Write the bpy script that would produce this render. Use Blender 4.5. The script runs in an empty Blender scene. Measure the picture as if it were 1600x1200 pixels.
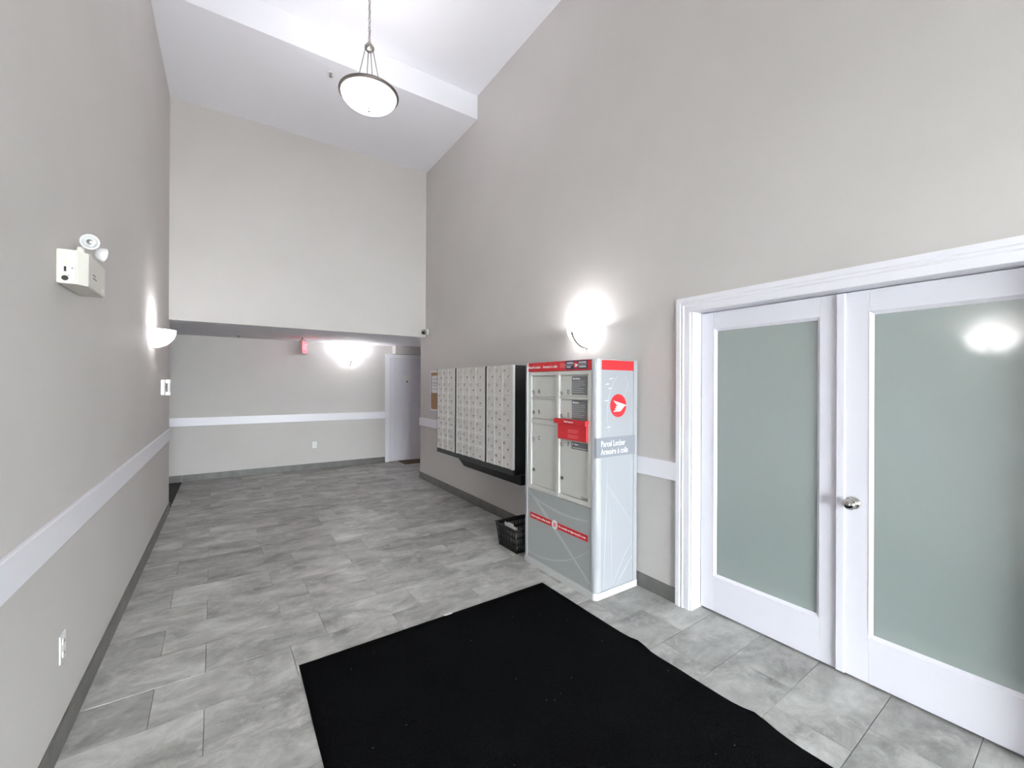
import bpy, bmesh, math, random
from mathutils import Vector, Matrix
from mathutils.geometry import tessellate_polygon
random.seed(7)
C = bpy.context.scene.collection
sc = bpy.context.scene
PI = math.pi

# ------------------------------------------------------------------ camera
CAM_F, YAW, PITCH, ROLL, CAM_H = 659.584, .593, .0012, .0048, 1.5274
_fw = Vector((math.sin(YAW)*math.cos(PITCH), math.cos(YAW)*math.cos(PITCH), math.sin(PITCH)))
_rt = Vector((math.cos(YAW), -math.sin(YAW), 0)); _up = _rt.cross(_fw)
_r2 = _rt*math.cos(ROLL) + _up*math.sin(ROLL); _u2 = -_rt*math.sin(ROLL) + _up*math.cos(ROLL)
cd = bpy.data.cameras.new('camera'); cam = bpy.data.objects.new('camera', cd); C.objects.link(cam)
cd.sensor_fit = 'HORIZONTAL'; cd.sensor_width = 36; cd.lens = CAM_F*36/1600; cd.clip_start = .02
m3 = Matrix((_r2, _u2, -_fw)).transposed(); cam.matrix_world = Matrix.Translation((0, 0, CAM_H)) @ m3.to_4x4()
sc.camera = cam
# ------------------------------------------------------------------ world, exposure
SKY = 24.0
SCONCE_W, SCONCE_GLOW = 6.5, 4.0
PENDANT_W, PENDANT_GLOW = 3.5, 3.6
w = bpy.data.worlds.new('sky'); sc.world = w; w.use_nodes = True
bg = w.node_tree.nodes['Background']; bg.inputs[0].default_value = (.95, .96, 1.0, 1); bg.inputs[1].default_value = SKY
sc.view_settings.view_transform = 'Standard'; sc.view_settings.look = 'None'
sc.view_settings.exposure = 1.12; sc.view_settings.gamma = 1.0; sc.view_settings.use_curve_mapping = False
sc.cycles.use_denoising = True
sc.cycles.max_bounces = 12; sc.cycles.diffuse_bounces = 8; sc.cycles.sample_clamp_indirect = 6

# ------------------------------------------------------------------ plan of the place (metres)
XL, XR = -.5743, 2.6122           # side walls
YR = -4.0                         # entrance wall behind the camera
YB, YW = 6.348, 8.2177            # upper end wall, hall wall
YLE, YRE = 6.452, 6.547           # ends of the side walls
ZS, ZC0, ZC1, YF = 2.270, 4.885, 5.181, 4.687
HX0, HX1 = -3.6, 4.7              # hall ends
RB, RT, BB = .859, .988, .106

# ------------------------------------------------------------------ materials
def lin(c):
    out = []
    for v in c[:3]:
        v /= 255.
        out.append(v/12.92 if v <= .04045 else ((v+.055)/1.055)**2.4)
    return (*out, 1)
MATS = {}
def mat(name, rgb, rough=.5, metal=0., spec=.5, emis=0., emis_rgb=None, noise=None, bump=None, coat=0., rvar=None):
    m = bpy.data.materials.new(name); m.use_nodes = True; nt = m.node_tree; b = nt.nodes['Principled BSDF']
    b.inputs['Base Color'].default_value = lin(rgb); b.inputs['Roughness'].default_value = rough
    b.inputs['Metallic'].default_value = metal; b.inputs['Specular IOR Level'].default_value = spec
    if coat: b.inputs['Coat Weight'].default_value = coat; b.inputs['Coat Roughness'].default_value = .08
    if emis:
        b.inputs['Emission Color'].default_value = lin(emis_rgb or rgb); b.inputs['Emission Strength'].default_value = emis
    tc = None
    if noise or bump or rvar: tc = nt.nodes.new('ShaderNodeTexCoord')
    if noise:
        s, rgb2 = noise[0], noise[1]
        n = nt.nodes.new('ShaderNodeTexNoise'); n.inputs['Scale'].default_value = s; n.inputs['Detail'].default_value = 5
        nt.links.new(tc.outputs['Object'], n.inputs['Vector'])
        r = nt.nodes.new('ShaderNodeValToRGB'); r.color_ramp.elements[0].position = .35; r.color_ramp.elements[1].position = .65
        r.color_ramp.elements[0].color = lin(rgb); r.color_ramp.elements[1].color = lin(rgb2)
        nt.links.new(n.outputs['Fac'], r.inputs['Fac']); nt.links.new(r.outputs['Color'], b.inputs['Base Color'])
    if bump:
        n2 = nt.nodes.new('ShaderNodeTexNoise'); n2.inputs['Scale'].default_value = bump[0]; n2.inputs['Detail'].default_value = 3
        nt.links.new(tc.outputs['Object'], n2.inputs['Vector'])
        bp = nt.nodes.new('ShaderNodeBump'); bp.inputs['Strength'].default_value = bump[1]; bp.inputs['Distance'].default_value = bump[2] if len(bump) > 2 else .002
        nt.links.new(n2.outputs['Fac'], bp.inputs['Height']); nt.links.new(bp.outputs['Normal'], b.inputs['Normal'])
    MATS[name] = m
    return m

mat('wall_paint', (203, 199, 197), .62, noise=(1.5, (206, 202, 200)), bump=(160, .25, .002), spec=.35)
mat('ceiling_paint', (246, 246, 252), .8, bump=(90, .3, .002), spec=.2)
mat('trim_white', (243, 242, 249), .32)
mat('door_white', (235, 234, 243), .36, bump=(40, .05, .001))
mat('jamb_white', (243, 242, 249), .35)
mat('base_tile', (96, 95, 92), .4, noise=(9, (110, 109, 106)))
mat('grout', (122, 121, 118), .9)
mat('dark_gap', (20, 20, 20), .8)
mat('carpet_dark', (58, 57, 54), .95, bump=(300, .6, .004))
mat('frost_glass', (157, 168, 165), .45, spec=.5, coat=1.0)
MATS['frost_glass'].node_tree.nodes['Principled BSDF'].inputs['Coat Roughness'].default_value = .07
MATS['frost_glass'].node_tree.nodes['Principled BSDF'].inputs['Coat IOR'].default_value = 2.0
mat('chrome', (205, 204, 200), .12, metal=1)
mat('nickel', (168, 163, 158), .28, metal=1)
mat('rim_metal', (128, 120, 117), .35, metal=.8)
mat('dark_nickel', (104, 99, 90), .4, metal=.5)
mat('aluminium', (196, 197, 196), .38, metal=.75)
mat('silver_paint', (215, 215, 211), .42, metal=.05)
mat('mail_door', (222, 219, 215), .42, metal=.06, noise=(25, (229, 226, 222)))
mat('mail_frame', (224, 223, 221), .35, metal=.2)
mat('mail_dark', (62, 66, 66), .5, metal=.2)
mat('black_paint', (14, 14, 14), .45)
mat('black_plastic', (12, 12, 12), .4)
mat('ink', (40, 40, 42), .6)
mat('tag_plate', (216, 216, 212), .5)
mat('number_ink', (78, 77, 75), .6)
mat('pale_silver', (163, 166, 172), .35, metal=.05, coat=.3)
mat('plinth_grey', (206, 207, 207), .4)
mat('post_silver', (186, 189, 194), .28, metal=.3)
mat('panel_grey', (174, 179, 179), .33, metal=.05, coat=.3)
mat('print_line', (188, 193, 193), .4)
mat('print_pale', (178, 182, 188), .4)
mat('red', (200, 36, 44), .4)
mat('navy', (34, 34, 70), .45)
mat('white_ink', (246, 246, 246), .5)
mat('decal_grey', (112, 114, 116), .45)
mat('band_grey', (134, 138, 146), .4)
mat('decal_text', (205, 205, 205), .5)
mat('pink_ink', (236, 150, 150), .5)
mat('cork', (176, 140, 104), .9, noise=(120, (150, 116, 82)), bump=(200, .4, .002))
mat('paper', (240, 240, 242), .7)
mat('cream_plastic', (222, 219, 211), .4)
mat('white_plastic', (240, 240, 240), .35)
mat('lens', (225, 228, 230), .06, spec=.8, metal=.3)
mat('led', (225, 255, 140), .4, emis=.9)
mat('doormat', (92, 74, 52), .95, noise=(90, (60, 48, 36)), bump=(200, .6, .004))
mat('exit_red', (245, 90, 105), .5, emis=.9, emis_rgb=(255, 70, 90))
mat('exit_letter', (255, 170, 172), .5, emis=.35)
mat('exit_case', (170, 140, 135), .5)
mat('sconce_glass', (250, 250, 250), .3, emis=SCONCE_GLOW, emis_rgb=(255, 252, 252))
mat('pendant_glass', (250, 250, 250), .3, emis=PENDANT_GLOW, emis_rgb=(255, 252, 251))
mat('bulb', (255, 255, 255), .3, emis=8, emis_rgb=(255, 250, 250))
mat('storefront', (70, 70, 72), .4, metal=.6)
mat('paving', (150, 150, 146), .9, noise=(6, (138, 138, 134)))
# mat pile
def pile():
    m = mat('mat_pile', (13, 13, 14), 1.0, spec=.03); nt = m.node_tree; b = nt.nodes['Principled BSDF']
    tc = nt.nodes.new('ShaderNodeTexCoord')
    n = nt.nodes.new('ShaderNodeTexNoise'); n.inputs['Scale'].default_value = 230; n.inputs['Detail'].default_value = 2
    nt.links.new(tc.outputs['Object'], n.inputs['Vector'])
    r = nt.nodes.new('ShaderNodeValToRGB'); e = r.color_ramp.elements
    e[0].position = .35; e[0].color = lin((4, 4, 5)); e[1].position = .74; e[1].color = lin((20, 21, 22))
    v = nt.nodes.new('ShaderNodeTexVoronoi'); v.inputs['Scale'].default_value = 14
    nt.links.new(tc.outputs['Object'], v.inputs['Vector'])
    c = nt.nodes.new('ShaderNodeMath'); c.operation = 'LESS_THAN'; c.inputs[1].default_value = .035
    nt.links.new(v.outputs['Distance'], c.inputs[0])
    mx = nt.nodes.new('ShaderNodeMix'); mx.data_type = 'RGBA'; mx.inputs['B'].default_value = lin((120, 120, 125))
    nt.links.new(n.outputs['Fac'], r.inputs['Fac']); nt.links.new(r.outputs['Color'], mx.inputs['A']); nt.links.new(c.outputs[0], mx.inputs['Factor'])
    nt.links.new(mx.outputs['Result'], b.inputs['Base Color'])
    bp = nt.nodes.new('ShaderNodeBump'); bp.inputs['Strength'].default_value = .8; bp.inputs['Distance'].default_value = .006
    nt.links.new(n.outputs['Fac'], bp.inputs['Height']); nt.links.new(bp.outputs['Normal'], b.inputs['Normal'])
pile()
# floor tile: grey slate-look porcelain, each tile its own cut of the pattern
def tile_mat():
    m = bpy.data.materials.new('slate_tile'); m.use_nodes = True; nt = m.node_tree; b = nt.nodes['Principled BSDF']; L = nt.links.new
    N = nt.nodes.new
    tc = N('ShaderNodeTexCoord'); oi = N('ShaderNodeObjectInfo')
    mul = N('ShaderNodeMath'); mul.operation = 'MULTIPLY'; mul.inputs[1].default_value = 61.0; L(oi.outputs['Random'], mul.inputs[0])
    add = N('ShaderNodeVectorMath'); add.operation = 'ADD'; L(tc.outputs['Object'], add.inputs[0]); L(mul.outputs[0], add.inputs[1])
    mp = N('ShaderNodeMapping'); mp.inputs['Scale'].default_value = (1.0, 1.7, 1.0); mp.inputs['Rotation'].default_value = (0, 0, .25); L(add.outputs[0], mp.inputs['Vector'])
    n1 = N('ShaderNodeTexNoise'); n1.inputs['Scale'].default_value = 3.0; n1.inputs['Detail'].default_value = 10; n1.inputs['Roughness'].default_value = .66; n1.inputs['Distortion'].default_value = .35
    L(mp.outputs[0], n1.inputs['Vector'])
    n2 = N('ShaderNodeTexNoise'); n2.inputs['Scale'].default_value = 11; n2.inputs['Detail'].default_value = 9; n2.inputs['Roughness'].default_value = .7; n2.inputs['Distortion'].default_value = .25
    L(add.outputs[0], n2.inputs['Vector'])
    r1 = N('ShaderNodeValToRGB'); e = r1.color_ramp.elements
    e[0].position = .30; e[0].color = lin((122, 121, 118)); e[1].position = .70; e[1].color = lin((206, 206, 203))
    x = e.new(.5); x.color = lin((170, 169, 166))
    L(n1.outputs['Fac'], r1.inputs['Fac'])
    r2 = N('ShaderNodeValToRGB'); e = r2.color_ramp.elements
    e[0].position = .52; e[0].color = (0, 0, 0, 1); e[1].position = .66; e[1].color = (1, 1, 1, 1); L(n2.outputs['Fac'], r2.inputs['Fac'])
    sc_ = N('ShaderNodeMath'); sc_.operation = 'MULTIPLY'; sc_.inputs[1].default_value = .45; L(r2.outputs['Color'], sc_.inputs[0])
    mx = N('ShaderNodeMix'); mx.data_type = 'RGBA'; mx.inputs['B'].default_value = lin((212, 212, 210))
    L(r1.outputs['Color'], mx.inputs['A']); L(sc_.outputs[0], mx.inputs['Factor'])
    # tone of the individual tile
    mr = N('ShaderNodeMapRange'); mr.inputs['To Min'].default_value = .83; mr.inputs['To Max'].default_value = 1.1; L(oi.outputs['Random'], mr.inputs['Value'])
    hs = N('ShaderNodeHueSaturation'); L(mr.outputs[0], hs.inputs['Value']); L(mx.outputs['Result'], hs.inputs['Color']); L(hs.outputs[0], b.inputs['Base Color'])
    rr = N('ShaderNodeMapRange'); rr.inputs['To Min'].default_value = .3; rr.inputs['To Max'].default_value = .5; L(n2.outputs['Fac'], rr.inputs['Value']); L(rr.outputs[0], b.inputs['Roughness'])
    bp = N('ShaderNodeBump'); bp.inputs['Strength'].default_value = .4; bp.inputs['Distance'].default_value = .008; L(n2.outputs['Fac'], bp.inputs['Height']); L(bp.outputs[0], b.inputs['Normal'])
    b.inputs['Specular IOR Level'].default_value = .45
    MATS['slate_tile'] = m
tile_mat()
def pane_mat():
    m = bpy.data.materials.new('clear_pane'); m.use_nodes = True; nt = m.node_tree
    for n in list(nt.nodes):
        if n.type == 'BSDF_PRINCIPLED': nt.nodes.remove(n)
    t = nt.nodes.new('ShaderNodeBsdfTransparent'); g = nt.nodes.new('ShaderNodeBsdfGlossy'); g.inputs['Roughness'].default_value = .02
    x = nt.nodes.new('ShaderNodeMixShader'); x.inputs[0].default_value = .07
    t.inputs[0].default_value = (.95, .98, .97, 1)
    nt.links.new(t.outputs[0], x.inputs[1]); nt.links.new(g.outputs[0], x.inputs[2]); nt.links.new(x.outputs[0], nt.nodes['Material Output'].inputs[0])
    MATS['clear_pane'] = m
pane_mat()

# ------------------------------------------------------------------ geometry helpers
def nb(): return bmesh.new()
def box(bm, x0, x1, y0, y1, z0, z1, bev=0, seg=1, mi=0):
    t = bmesh.new()
    vs = [t.verts.new((x, y, z)) for x in (x0, x1) for y in (y0, y1) for z in (z0, z1)]
    for f in ((0, 1, 3, 2), (4, 6, 7, 5), (0, 4, 5, 1), (2, 3, 7, 6), (0, 2, 6, 4), (1, 5, 7, 3)): t.faces.new([vs[i] for i in f])
    bmesh.ops.recalc_face_normals(t, faces=t.faces)
    if bev: bmesh.ops.bevel(t, geom=list(t.edges), offset=bev, segments=seg, affect='EDGES', profile=.5)
    merge(bm, t, mi)
    return bm
def merge(bm, t, mi=0, M=None):
    mp = {}
    for v in t.verts: mp[v] = bm.verts.new(M @ v.co if M else v.co)
    for f in t.faces:
        nf = bm.faces.new([mp[v] for v in f.verts]); nf.material_index = mi; nf.smooth = f.smooth
    t.free()
def frame(d):
    d = d.normalized(); a = Vector((0, 0, 1)) if abs(d.z) < .9 else Vector((1, 0, 0))
    u = a.cross(d).normalized(); return u, d.cross(u)
def tube(bm, pts, r, n=8, caps=True, smooth=True):
    pts = [Vector(p) for p in pts]; rs = r if isinstance(r, (list, tuple)) else [r]*len(pts); rings = []
    u = None
    for i, p in enumerate(pts):
        d = (pts[min(i+1, len(pts)-1)] - pts[max(i-1, 0)]).normalized()
        if u is None: u, v = frame(d)
        else:
            u = (u - d*u.dot(d)).normalized(); v = d.cross(u)
        rings.append([bm.verts.new(p + (u*math.cos(2*PI*k/n) + v*math.sin(2*PI*k/n))*rs[i]) for k in range(n)])
    for a, b in zip(rings, rings[1:]):
        for k in range(n):
            f = bm.faces.new((a[k], a[(k+1) % n], b[(k+1) % n], b[k])); f.smooth = smooth
    if caps: bm.faces.new(rings[0][::-1]); bm.faces.new(rings[-1])
    return bm
def ring_tube(bm, c, R, r, n=48, k=10, ax='Z', sq=1.0):
    c = Vector(c); rings = []
    for i in range(n):
        a = 2*PI*i/n
        rings.append([bm.verts.new(c + Vector((math.cos(a)*(R+r*math.cos(2*PI*j/k)), math.sin(a)*(R+r*math.cos(2*PI*j/k)), r*sq*math.sin(2*PI*j/k)))) for j in range(k)])
    for i in range(n):
        a, b = rings[i], rings[(i+1) % n]
        for j in range(k):
            f = bm.faces.new((a[j], b[j], b[(j+1) % k], a[(j+1) % k])); f.smooth = True
def lathe(bm, prof, c, axis=(0, 0, 1), n=24, smooth=True):
    """prof: (radius, distance along the axis)"""
    c = Vector(c); d = Vector(axis).normalized(); u, v = frame(d); rings = []
    for r, h in prof:
        if r < 1e-6: rings.append([bm.verts.new(c + d*h)])
        else: rings.append([bm.verts.new(c + d*h + (u*math.cos(2*PI*k/n) + v*math.sin(2*PI*k/n))*r) for k in range(n)])
    for a, b in zip(rings, rings[1:]):
        for k in range(n):
            k2 = (k+1) % n
            if len(a) == 1 and len(b) == 1: continue
            if len(a) == 1: f = bm.faces.new((a[0], b[k2], b[k]))
            elif len(b) == 1: f = bm.faces.new((a[k], a[k2], b[0]))
            else: f = bm.faces.new((a[k], a[k2], b[k2], b[k]))
            f.smooth = smooth
    for rg in (rings[0], rings[-1]):
        if len(rg) > 2: bm.faces.new(rg if rg is rings[-1] else rg[::-1])
    bmesh.ops.recalc_face_normals(bm, faces=bm.faces)
    return bm
def prism(bm, poly, o, u, v, depth, mi=0):
    """polygon in (u,v) coordinates at origin o, extruded by depth along u x v"""
    o, u, v = Vector(o), Vector(u), Vector(v); n = u.cross(v)
    a = [bm.verts.new(o + u*p[0] + v*p[1]) for p in poly]; b = [bm.verts.new(o + u*p[0] + v*p[1] + n*depth) for p in poly]
    fs = [bm.faces.new(b), bm.faces.new(a[::-1])]
    k = len(poly)
    for i in range(k): fs.append(bm.faces.new((a[i], a[(i+1) % k], b[(i+1) % k], b[i])))
    for f in fs: f.material_index = mi
    return bm
def wpos(o):
    p = Vector((0, 0, 0))
    while o is not None: p += o.location; o = o.parent
    return p
def obj(name, bm, m, parent=None, origin=None, recalc=True):
    """bm holds world coordinates; origin becomes the object's own origin"""
    if recalc: bmesh.ops.recalc_face_normals(bm, faces=bm.faces)
    pw = wpos(parent) if parent is not None else Vector((0, 0, 0))
    og = Vector(origin) if origin is not None else pw
    bmesh.ops.translate(bm, verts=bm.verts, vec=-og)
    me = bpy.data.meshes.new(name); bm.to_mesh(me); bm.free()
    for mm in (m if isinstance(m, (list, tuple)) else [m]): me.materials.append(MATS[mm])
    o = bpy.data.objects.new(name, me); C.objects.link(o); o.location = og - pw
    if parent is not None: o.parent = parent
    return o
def inst(name, me, loc, parent):
    o = bpy.data.objects.new(name, me); C.objects.link(o); o.parent = parent; o.location = Vector(loc) - wpos(parent); return o
def tag(o, label, cat=None, group=None, kind=None):
    o['label'] = label
    if cat: o['category'] = cat
    if group: o['group'] = group
    if kind: o['kind'] = kind
    return o
def thing(name, loc, label, cat, group=None, kind=None):
    o = bpy.data.objects.new(name, None); C.objects.link(o); o.location = loc; o.empty_display_size = .05
    return tag(o, label, cat, group, kind)
def struct(name, bm, m, label, cat, parent=None): return tag(obj(name, bm, m, parent), label, cat, kind='structure')
def text_mesh(s, size, ext=.0006, align='LEFT', shear=0., bold=0.):
    cu = bpy.data.curves.new('t', 'FONT'); cu.body = s; cu.size = size; cu.extrude = ext; cu.resolution_u = 2; cu.align_x = align; cu.align_y = 'CENTER'; cu.shear = shear; cu.offset = bold
    o = bpy.data.objects.new('t', cu); C.objects.link(o); dg = bpy.context.evaluated_depsgraph_get()
    me = bpy.data.meshes.new_from_object(o.evaluated_get(dg)); bpy.data.objects.remove(o); bpy.data.curves.remove(cu); return me
UF, VF = Vector((0, -1, 0)), Vector((0, 0, 1))       # on faces looking to -X
US, VS = Vector((1, 0, 0)), Vector((0, 0, 1))        # on faces looking to -Y
def text(name, s, size, o, u, v, m, parent, align='LEFT', sx=1., bold=0., fit=None):
    me = text_mesh(s, size, align=align, bold=bold); me.name = name
    u, v = Vector(u).normalized(), Vector(v).normalized(); n = u.cross(v)
    if fit:
        xs = [q.co.x for q in me.vertices]; wd = max(xs) - min(xs)
        if wd > 0: sx = fit/wd
    me.transform(Matrix(((u.x*sx, v.x, n.x, 0), (u.y*sx, v.y, n.y, 0), (u.z*sx, v.z, n.z, 0), (0, 0, 0, 1))))
    me.materials.clear(); me.materials.append(MATS[m])
    ob = bpy.data.objects.new(name, me); C.objects.link(ob); ob.parent = parent; ob.location = Vector(o) - wpos(parent); return ob

# ================================================================== the shell
# --- right wall with the opening of the french doors
DY0, DY1, DZ = .11, 1.69, 2.025          # inside of the jambs
T = .19
bm = nb()
box(bm, XR, XR+T, DY1+.02, YRE, 0, ZC1+.05); box(bm, XR, XR+T, YR, DY0-.02, 0, ZC1+.05); box(bm, XR, XR+T, DY0-.02, DY1+.02, DZ+.02, ZC1+.05)
struct('wall_right', bm, 'wall_paint', 'tall warm grey painted wall with mailboxes and glazed doors', 'wall')
bm = nb(); box(bm, XL-.15, XL, YR, YLE, 0, ZC1+.05)
struct('wall_left', bm, 'wall_paint', 'tall warm grey painted wall with the emergency light', 'wall')
bm = nb(); box(bm, XL, XR, YB, YLE, ZS, ZC0+.02)
for f in bm.faces:
    if f.calc_center_median().z < ZS+.001: f.material_index = 1
struct('wall_upper_end', bm, ['wall_paint', 'ceiling_paint'], 'warm grey upper wall hanging over the low hall opening', 'wall')
bm = nb(); box(bm, HX0, HX1, YW, YW+.15, 0, ZS+.1)
struct('wall_back', bm, 'wall_paint', 'warm grey hall wall behind the low opening', 'wall')
bm = nb(); box(bm, HX0, XL-.15, YLE-.12, YLE, 0, ZS+.1)
struct('wall_hall_left', bm, 'wall_paint', 'warm grey wall of the carpeted hall wing', 'wall')
bm = nb(); box(bm, XR+T, HX1, YRE-.12, YRE, 0, ZS+.1)
struct('wall_hall_right', bm, 'wall_paint', 'warm grey wall of the hall wing beside the panelled door', 'wall')
bm = nb(); box(bm, HX0-.1, HX0, YLE-.12, YW+.15, 0, ZS+.1)
struct('wall_hall_end', bm, 'wall_paint', 'warm grey wall closing the carpeted hall', 'wall')
bm = nb(); box(bm, HX1, HX1+.1, YR, YW+.15, 0, 2.6)
struct('wall_outer', bm, 'wall_paint', 'warm grey wall behind the frosted doors and hall', 'wall')
bm = nb(); box(bm, XR+T, HX1, YR-.1, YR, 0, 2.6)
struct('wall_side_room', bm, 'wall_paint', 'warm grey wall of the room behind frosted doors', 'wall')
bm = nb(); box(bm, 2.69, HX1, YW-.2, YW, 2.113, ZS)
struct('trim_1', bm, 'wall_paint', 'boxed header above the white panelled door', 'trim')
# ceilings
bm = nb(); box(bm, XL-.15, XR+T, YR-.1, YB+.1, ZC1, ZC1+.12)
struct('ceiling', bm, 'ceiling_paint', 'white high ceiling above the pendant lamp', 'ceiling')
bm = nb(); box(bm, XL, XR, YF, YB+.1, ZC0, ZC1)
struct('ceiling_drop', bm, 'ceiling_paint', 'white lowered part of the high ceiling with a drop edge', 'ceiling')
bm = nb(); box(bm, HX0, HX1, YLE, YW, ZS, ZS+.1); box(bm, XR+T, HX1, YR, YLE, 2.5, 2.6)
struct('ceiling_hall', bm, 'ceiling_paint', 'low white ceiling of the hall', 'ceiling')
# entrance wall behind the camera: glazed double door, side lights and windows over it
EX0, EX1, EZ = -.40, 2.44, 2.5
bm = nb(); box(bm, XL-.15, EX0, YR-.15, YR, 0, ZC1+.05); box(bm, EX1, XR+T, YR-.15, YR, 0, ZC1+.05); box(bm, EX0, EX1, YR-.15, YR, EZ, ZC1+.05)
struct('wall_entrance', bm, 'wall_paint', 'warm grey wall around the glazed entrance', 'wall')
ew = thing('window_1', (1.1, YR-.08, 0), 'glazed entrance with grey metal frame and transom light', 'window', kind='structure')
for (x0, x1, z0, z1) in ((EX0, EX0+.06, 0, EZ), (EX1-.06, EX1, 0, EZ), (.99, 1.05, 0, EZ)):
    obj('mullion', box(nb(), x0, x1, YR-.12, YR-.05, z0, z1), 'storefront', ew)
for (z0, z1) in ((0, .12), (2.2, 2.28), (EZ-.06, EZ)):
    for x0, x1 in ((EX0+.06, .99), (1.05, EX1-.06)): obj('transom', box(nb(), x0, x1, YR-.12, YR-.05, z0, z1), 'storefront', ew)
for (x0, x1, z0, z1) in ((EX0+.06, .99, .12, 2.2), (1.05, EX1-.06, .12, 2.2), (EX0+.06, .99, 2.28, EZ-.06), (1.05, EX1-.06, 2.28, EZ-.06)):
    obj('pane', box(nb(), x0, x1, YR-.09, YR-.084, z0, z1), 'clear_pane', ew)
bm = nb(); box(bm, -9, 12, -14, YR-.15, -.12, -.02)
struct('ground', bm, 'paving', 'grey paving outside the entrance', 'paving')

# --- floor: slate-look tiles laid in a one third bond
bm = nb(); box(bm, XL-.15, HX1+.1, YR-.15, YW+.15, -.14, -.012); box(bm, HX0-.1, XL-.15, YLE-.15, YW+.15, -.14, -.012)
floor = struct('floor', bm, 'grout', 'grey slate-look tiled floor laid in staggered rows', 'floor')
TH = .022; ct, st = math.cos(TH), math.sin(TH); TW, TD = .605, .3045
def clip(poly, ax, val, keep_less):
    out = []
    for i in range(len(poly)):
        a, b = poly[i], poly[(i+1) % len(poly)]
        ia = (a[ax] <= val) == keep_less; ib = (b[ax] <= val) == keep_less
        if ia: out.append(a)
        if ia != ib:
            t = (val-a[ax])/(b[ax]-a[ax]); out.append((a[0]+t*(b[0]-a[0]), a[1]+t*(b[1]-a[1])))
    return out
def area(p): return abs(sum(p[i][0]*p[(i+1) % len(p)][1]-p[(i+1) % len(p)][0]*p[i][1] for i in range(len(p))))/2
FIELD = nb()
def add_tile(poly):
    cx = sum(p[0] for p in poly)/len(poly); cy = sum(p[1] for p in poly)/len(poly)
    b = nb(); dz = random.uniform(-.0006, .0006)
    top = [b.verts.new((p[0]+(cx-p[0])*.005, p[1]+(cy-p[1])*.009, 0+dz)) for p in poly]
    mid = [b.verts.new((p[0], p[1], -.0016)) for p in poly]; bot = [b.verts.new((p[0], p[1], -.0115)) for p in poly]
    b.faces.new(top); k = len(poly)
    for i in range(k):
        b.faces.new((mid[i], mid[(i+1) % k], top[(i+1) % k], top[i])); b.faces.new((bot[i], bot[(i+1) % k], mid[(i+1) % k], mid[i]))
    b.faces.new(bot[::-1])
    if cy < .35 or cx > 3.45:
        merge(FIELD, b); return
    obj('tile', b, 'slate_tile', floor, origin=(cx, cy, 0))
G = .0009
for k in range(-23, 19):
    off = -.09 if k % 2 == 0 else .31
    for j in range(-3, 10):
        u0, v0 = off + TW*j - .31, TD*k
        loc = [(u0+G, v0+G), (u0+TW-G, v0+G), (u0+TW-G, v0+TD-G), (u0+G, v0+TD-G)]
        W = [(.31 + u*ct - v*st, 2.757 + u*st + v*ct) for u, v in loc]
        yr = 2.757 + 2.3*st + v0*ct
        rects = [(XL, XR+.185 if yr < DY1 and yr+TD > DY0 else XR, YR, YRE), (XL, HX1, YRE, YW)]
        for x0, x1, y0, y1 in rects:
            xa1 = x1
            p = clip(clip(clip(clip(W, 0, x0, False), 0, x1, True), 1, y0, False), 1, y1, True) if W else []
            if len(p) >= 3 and area(p) > .002: add_tile(p)
fld = obj('tile_field', FIELD, 'slate_tile', floor); fld['kind'] = 'stuff'
bm = nb(); box(bm, HX0, XL-.004, YLE, YW, -.011, .004)
tag(obj('hall_carpet', bm, 'carpet_dark'), 'dark grey carpet starting past the end of the left wall', 'carpet', kind='structure')

# --- chair rails and baseboards
def rail(name, x0, x1, y0, y1, label):
    struct(name, box(nb(), x0, x1, y0, y1, RB, RT, .004, 2), 'trim_white', label, 'trim')
rail('trim_2', XL, XL+.02, YR, YLE, 'flat white chair rail along the left wall')
rail('trim_3', XR-.02, XR, 1.802, YRE, 'flat white chair rail along the mailbox wall')
rail('trim_4', XR-.02, XR, YR, 0, 'flat white chair rail between glazed doors and entrance')
rail('trim_5', HX0, 2.551, YW-.02, YW, 'flat white chair rail across the hall wall')
def base(name, x0, x1, y0, y1, label):
    struct(name, box(nb(), x0, x1, y0, y1, 0.0005, BB, .0015, 1), 'base_tile', label, 'baseboard')
base('baseboard_left', XL, XL+.012, YR, YLE, 'dark grey tile baseboard along the left wall')
base('baseboard_right', XR-.012, XR, 1.802, YRE, 'dark grey tile baseboard under the mailboxes')
base('baseboard_right_near', XR-.012, XR, YR, 0, 'dark grey tile baseboard between glazed doors and entrance')
base('baseboard_back', XL-.0, 2.551, YW-.012, YW, 'dark grey tile baseboard across the hall wall')
base('baseboard_hall', HX0, XL-.004, YW-.012, YW, 'dark grey tile baseboard above the hall carpet')

# ================================================================== french doors
bm = nb()
prof = [(0, 0), (0, .020), (.030, .020), (.036, .015), (.042, .016), (.050, .019), (.056, .013), (.062, .012), (.098, .012), (.100, .010), (.100, 0)]
Yo1, Yo2, Zo = 1.802, -.002, 2.125
loops = []
for wv, t in prof:
    loops.append([bm.verts.new((XR-t, Yo1-wv, 0)), bm.verts.new((XR-t, Yo1-wv, Zo-wv)), bm.verts.new((XR-t, Yo2+wv, Zo-wv)), bm.verts.new((XR-t, Yo2+wv, 0))])
for a, b in zip(loops, loops[1:]+loops[:1]):
    for i in range(3): bm.faces.new((a[i], a[i+1], b[i+1], b[i]))
for i in (0, 3): bm.faces.new([l[i] for l in loops])
struct('trim_6', bm, 'trim_white', 'white moulded casing around the frosted glass doors', 'trim')
bm = nb(); box(bm, XR, XR+T, DY1, DY1+.02, 0, DZ+.02); box(bm, XR, XR+T, DY0-.02, DY0, 0, DZ+.02); box(bm, XR, XR+T, DY0, DY1, DZ, DZ+.02)
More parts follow.
